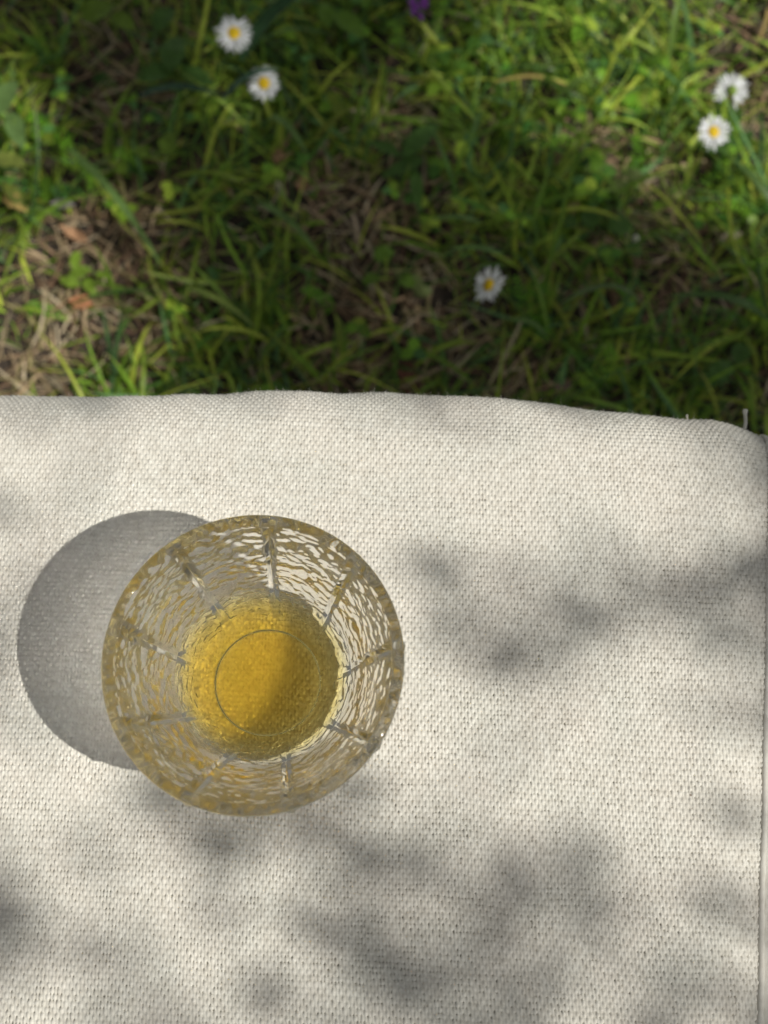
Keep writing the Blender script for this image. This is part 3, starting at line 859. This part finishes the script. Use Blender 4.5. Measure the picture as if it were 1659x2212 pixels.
dead_leaf('yellow curled dead leaf at the left border', 30, 435, .018, .008, -40, (.50, .36, .12), .012)
dead_leaf('greyish leaf scrap in the left thatch', 135, 440, .013, .005, 0, (.36, .33, .30))
dead_leaf('tan leaf scrap left of the lone daisy stem', 1000, 745, .010, .005, 10, B2)

# ------------------------------------------------------------------ the tree that dapples the light
XS = np.array([0, 200, 400, 600, 800, 1000, 1200, 1400, 1600])
G_ROWS = np.array([-100, 0, 100, 200, 300, 400, 500, 600, 700, 800, 950])
G_MAP = np.array([
 [1, 1, 1, 1, 1, .7, .2, .1, .1],
 [.95, 1, 1, 1, 1, .7, .2, .1, .1],
 [.5, .95, 1, 1, .9, .45, .2, .1, .1],
 [.2, .8, .95, .85, .6, .5, .3, .2, .2],
 [.2, .6, .9, .75, .8, .75, .55, .3, .2],
 [.35, .4, .8, .7, .75, .85, .75, .5, .3],
 [.3, .25, .7, .85, .7, .8, .75, .7, .5],
 [.2, .25, .6, .9, .85, .8, .9, .85, .8],
 [.2, .2, .45, .95, .95, .9, .9, .9, .9],
 [.1, .15, .5, .97, .97, .85, .8, .9, .95],
 [.1, .15, .5, .97, .97, .85, .8, .9, .95]])
F_ROWS = np.arange(850, 2260, 100)
F_MAP = np.array([
 [.3, .2, .2, .2, .35, .5, .2, .3, .55],
 [.1, 0, 0, 0, 0, 0, 0, .1, .45],
 [.1, .05, 0, 0, 0, 0, 0, .05, .2],
 [.2, .1, 0, 0, 0, .05, .05, .1, .25],
 [.35, .2, 0, 0, .1, .6, .3, .35, .6],
 [.45, .2, 0, 0, 0, .65, .3, .3, .45],
 [.4, .1, 0, 0, 0, .2, .1, .25, .3],
 [.2, .1, 0, 0, 0, 0, 0, .1, .2],
 [.1, .15, .2, .2, .1, 0, 0, 0, .1],
 [.1, .2, .5, .6, .4, .05, 0, .1, .2],
 [.4, .15, .25, .5, .75, .3, .35, .35, .25],
 [.7, .35, .1, .25, .75, .65, .7, .35, .3],
 [.5, .45, .1, .15, .5, .8, .5, .3, .35],
 [.3, .3, .2, .2, .5, .75, .35, .35, .4],
 [.3, .3, .2, .2, .5, .75, .35, .35, .4]])
F_MAP = F_MAP[:len(F_ROWS)]
def bil(M, rows, X, Y):
    fx = np.clip(np.interp(X, XS, np.arange(9)), 0, 7.999); fy = np.clip(np.interp(Y, rows, np.arange(len(rows))), 0, len(rows) - 1.001)
    i, j = np.floor(fx).astype(int), np.floor(fy).astype(int); a, b = fx - i, fy - j
    return (M[j, i] * (1 - a) + M[j, i + 1] * a) * (1 - b) + (M[j + 1, i] * (1 - a) + M[j + 1, i + 1] * a) * b
def px_of(P):
    """picture coordinates of world points (to read the measured shade maps)"""
    rel = P - np.array([0, 0, CAM_H]); st, ct = math.sin(TILT), math.cos(TILT)
    d = rel[:, 1] * st - rel[:, 2] * ct; u = rel[:, 1] * ct + rel[:, 2] * st
    return 829.5 + rel[:, 0] / d * FPX, 1106 - u / d * FPX
sv = np.array(SUN_VEC)
def shade_at(qx, qy):
    """wanted shade on the sun line that meets z = 0 at (qx, qy)"""
    Pf = np.stack([qx, qy, np.zeros_like(qx)], -1)
    Xf, Yf = px_of(Pf)
    t = (-.185) / sv[2]; Pg = Pf + sv[None] * t
    Xg, Yg = px_of(Pg)
    on_f = (qy < .150) & (qx < .13) 
    D = np.where(on_f, .9 * bil(F_MAP, F_ROWS, Xf, Yf), np.clip(bil(G_MAP, G_ROWS, Xg, Yg) * 1.42 - .26, 0, .993))
    for X, Y, h in ((505, 72, .045), (570, 180, .04), (1580, 196, .048), (1541, 285, .042), (1058, 618, .055)):
        p = at(X, Y, GZ + h); c = np.array(p) - sv * ((p.z) / sv[2])      # sun flecks on the flower heads
        D = D * (1 - .93 * np.exp(-((qx - c[0]) ** 2 + (qy - c[1]) ** 2) / (2 * .011 ** 2)))
    return D
BARK = solid('bark', (.14, .105, .075), .9, .35, 60)
def tree():
    root = empty('shade_tree', (1.95, -2.35, GZ))
    tag(root, 'leafy tree out of the picture whose foliage dapples the sunlight', 'tree')
    def W(p): return np.array(p) - np.array(root.location)
    leaf_L = .018; leaf_W = .011; area = leaf_L * leaf_W * .62
    # foliage on the sun lines that reach the cushion and the lawn in view
    x0, x1, y0, y1 = -.26, .52, -.20, .56
    NG = 330; N = NG * NG
    gi, gj = np.meshgrid(np.arange(NG), np.arange(NG), indexing='ij'); gi = gi.ravel(); gj = gj.ravel()
    qx = x0 + (gi + rng.random(N)) / NG * (x1 - x0); qy = y0 + (gj + rng.random(N)) / NG * (y1 - y0)
    code = np.zeros(N, dtype=np.int64)                       # Morton order keeps the sprays evenly filled
    for b in range(9): code |= ((gi >> b) & 1) << (2 * b) | ((gj >> b) & 1) << (2 * b + 1)
    o_ = np.argsort(code); qx, qy = qx[o_], qy[o_]
    D = np.clip(shade_at(qx, qy), 0, .993)
    D = np.where(D < .12, 0, D)
    lam = -np.log(1 - D) * (x1 - x0) * (y1 - y0) / (area * .62)     # leaves wanted if the density held everywhere
    acc = np.cumsum(lam / N)
    keep = np.floor(acc) > np.floor(np.concatenate([[0], acc[:-1]]))
    qx, qy = qx[keep], qy[keep]; n = len(qx)
    h = rng.uniform(1.15, 1.9, n)
    C = np.stack([qx, qy, np.zeros(n)], -1) + sv[None] * (h / sv[2])[:, None]
    # the rest of the crown
    M = 16000
    ctr = np.array([1.9, -.75, 2.0])
    d = rng.normal(0, 1, (M, 3)); d /= np.linalg.norm(d, axis=1)[:, None]
    r = rng.random(M) ** .45
    c2 = ctr + d * r[:, None] * np.array([1.5, 1.3, .95])
    c2 += .12 * np.sin(c2[:, [1, 2, 0]] * 7)
    t0 = c2[:, 2] / sv[2]; q = c2 - sv[None] * t0[:, None]
    clear = (q[:, 0] > x0 - .02) & (q[:, 0] < x1 + .02) & (q[:, 1] > y0 - .02) & (q[:, 1] < y1 + .02)
    clump = vnoise(c2[:, 0] * 4 + c2[:, 2], c2[:, 1] * 4 - c2[:, 2] * 2, 77) > -.35
    c2 = c2[(~clear) & clump & (c2[:, 2] > .9)]
    def leaves(C, sc, name):
        n = len(C)
        L = leaf_L * sc * rng.uniform(.8, 1.2, n); Wd = leaf_W * sc * rng.uniform(.85, 1.15, n)
        a = rng.normal(0, 1, (n, 3)) * np.array([1, 1, .45]); a /= np.linalg.norm(a, axis=1)[:, None]
        nn = rng.normal(0, .55, (n, 3)) + np.array([.3, -.1, 1.0]); b = np.cross(nn, a); b /= np.linalg.norm(b, axis=1)[:, None]
        nn = np.cross(a, b)
        pts = []
        for t, w in ((-.5, 0), (-.2, .5), (.15, .42), (.5, 0)):
            if w: pts += [C + a * (t * L)[:, None] + b * (w * Wd)[:, None] + nn * (.15 * w * Wd)[:, None], C + a * (t * L)[:, None] - b * (w * Wd)[:, None] + nn * (.15 * w * Wd)[:, None]]
            else: pts += [C + a * (t * L)[:, None]]
        V = np.stack(pts, 1)      # 0 base,1 l1,2 r1,3 l2,4 r2,5 tip
        bs = (np.arange(n) * 6)[:, None, None]
        F = (bs + np.array([[0, 2, 1, 1], [1, 2, 4, 3], [3, 4, 5, 5]])[None]).reshape(-1, 4)
        tri = (bs + np.array([[0, 2, 1], [1, 2, 4], [1, 4, 3], [3, 4, 5]])[None]).reshape(-1, 3)
        col = np.repeat(greens(n), 6, 0)
        o = link(name, np_mesh(name, V.reshape(-1, 3) - np.array(root.location), tri, col * .55, False, 3), TREE_LEAF, root); o['kind'] = 'stuff'
    leaves(C, 1.0, 'foliage'); leaves(c2, 3.0, 'crown')
    # trunk, limbs and twigs reaching to the leaf clumps
    link('trunk', tube([(0, 0, -.05), (.03, .02, .5), (-.05, .0, 1.1), (-.1, .06, 1.7), (-.15, .15, 2.3), (-.2, .25, 3.1)], [.13, .10, .085, .07, .05, .015], 16, 'trunk'), BARK, root)
    for k, (tx, ty, tz) in enumerate(((.9, -.95, 1.5), (1.5, -1.35, 2.2), (2.4, -.62, 2.2), (2.8, -1.5, 2.6), (2.95, .0, 2.7), (1.2, -1.9, 2.6))):
        s_ = np.array([-.05, 0, 1.1]) + np.array([-.02, .02, .3]) * (k % 3); e = W((tx, ty, tz)); m_ = (s_ + e) / 2 + np.array([0, 0, .12])
        P = [s_, s_ * .6 + m_ * .4, m_, m_ * .4 + e * .6, e]
        link('limb', tube(P, [.035, .028, .02, .012, .004], 8, 'limb'), BARK, root)
    e0 = W((2.4, -.62, 2.2)); e1 = W((.9, -.95, 1.5))
    for k in range(16):
        c = C[int(rng.integers(0, n))] - np.array(root.location); a_ = e0 if k % 3 else e1
        m_ = (a_ + c) / 2 + rng.normal(0, .05, 3)
        link('twig', tube([a_, a_ * .5 + m_ * .5, m_, m_ * .5 + c * .5, c], [.003, .0024, .0018, .0012, .0006], 5, 'twig'), BARK, root)
tree()
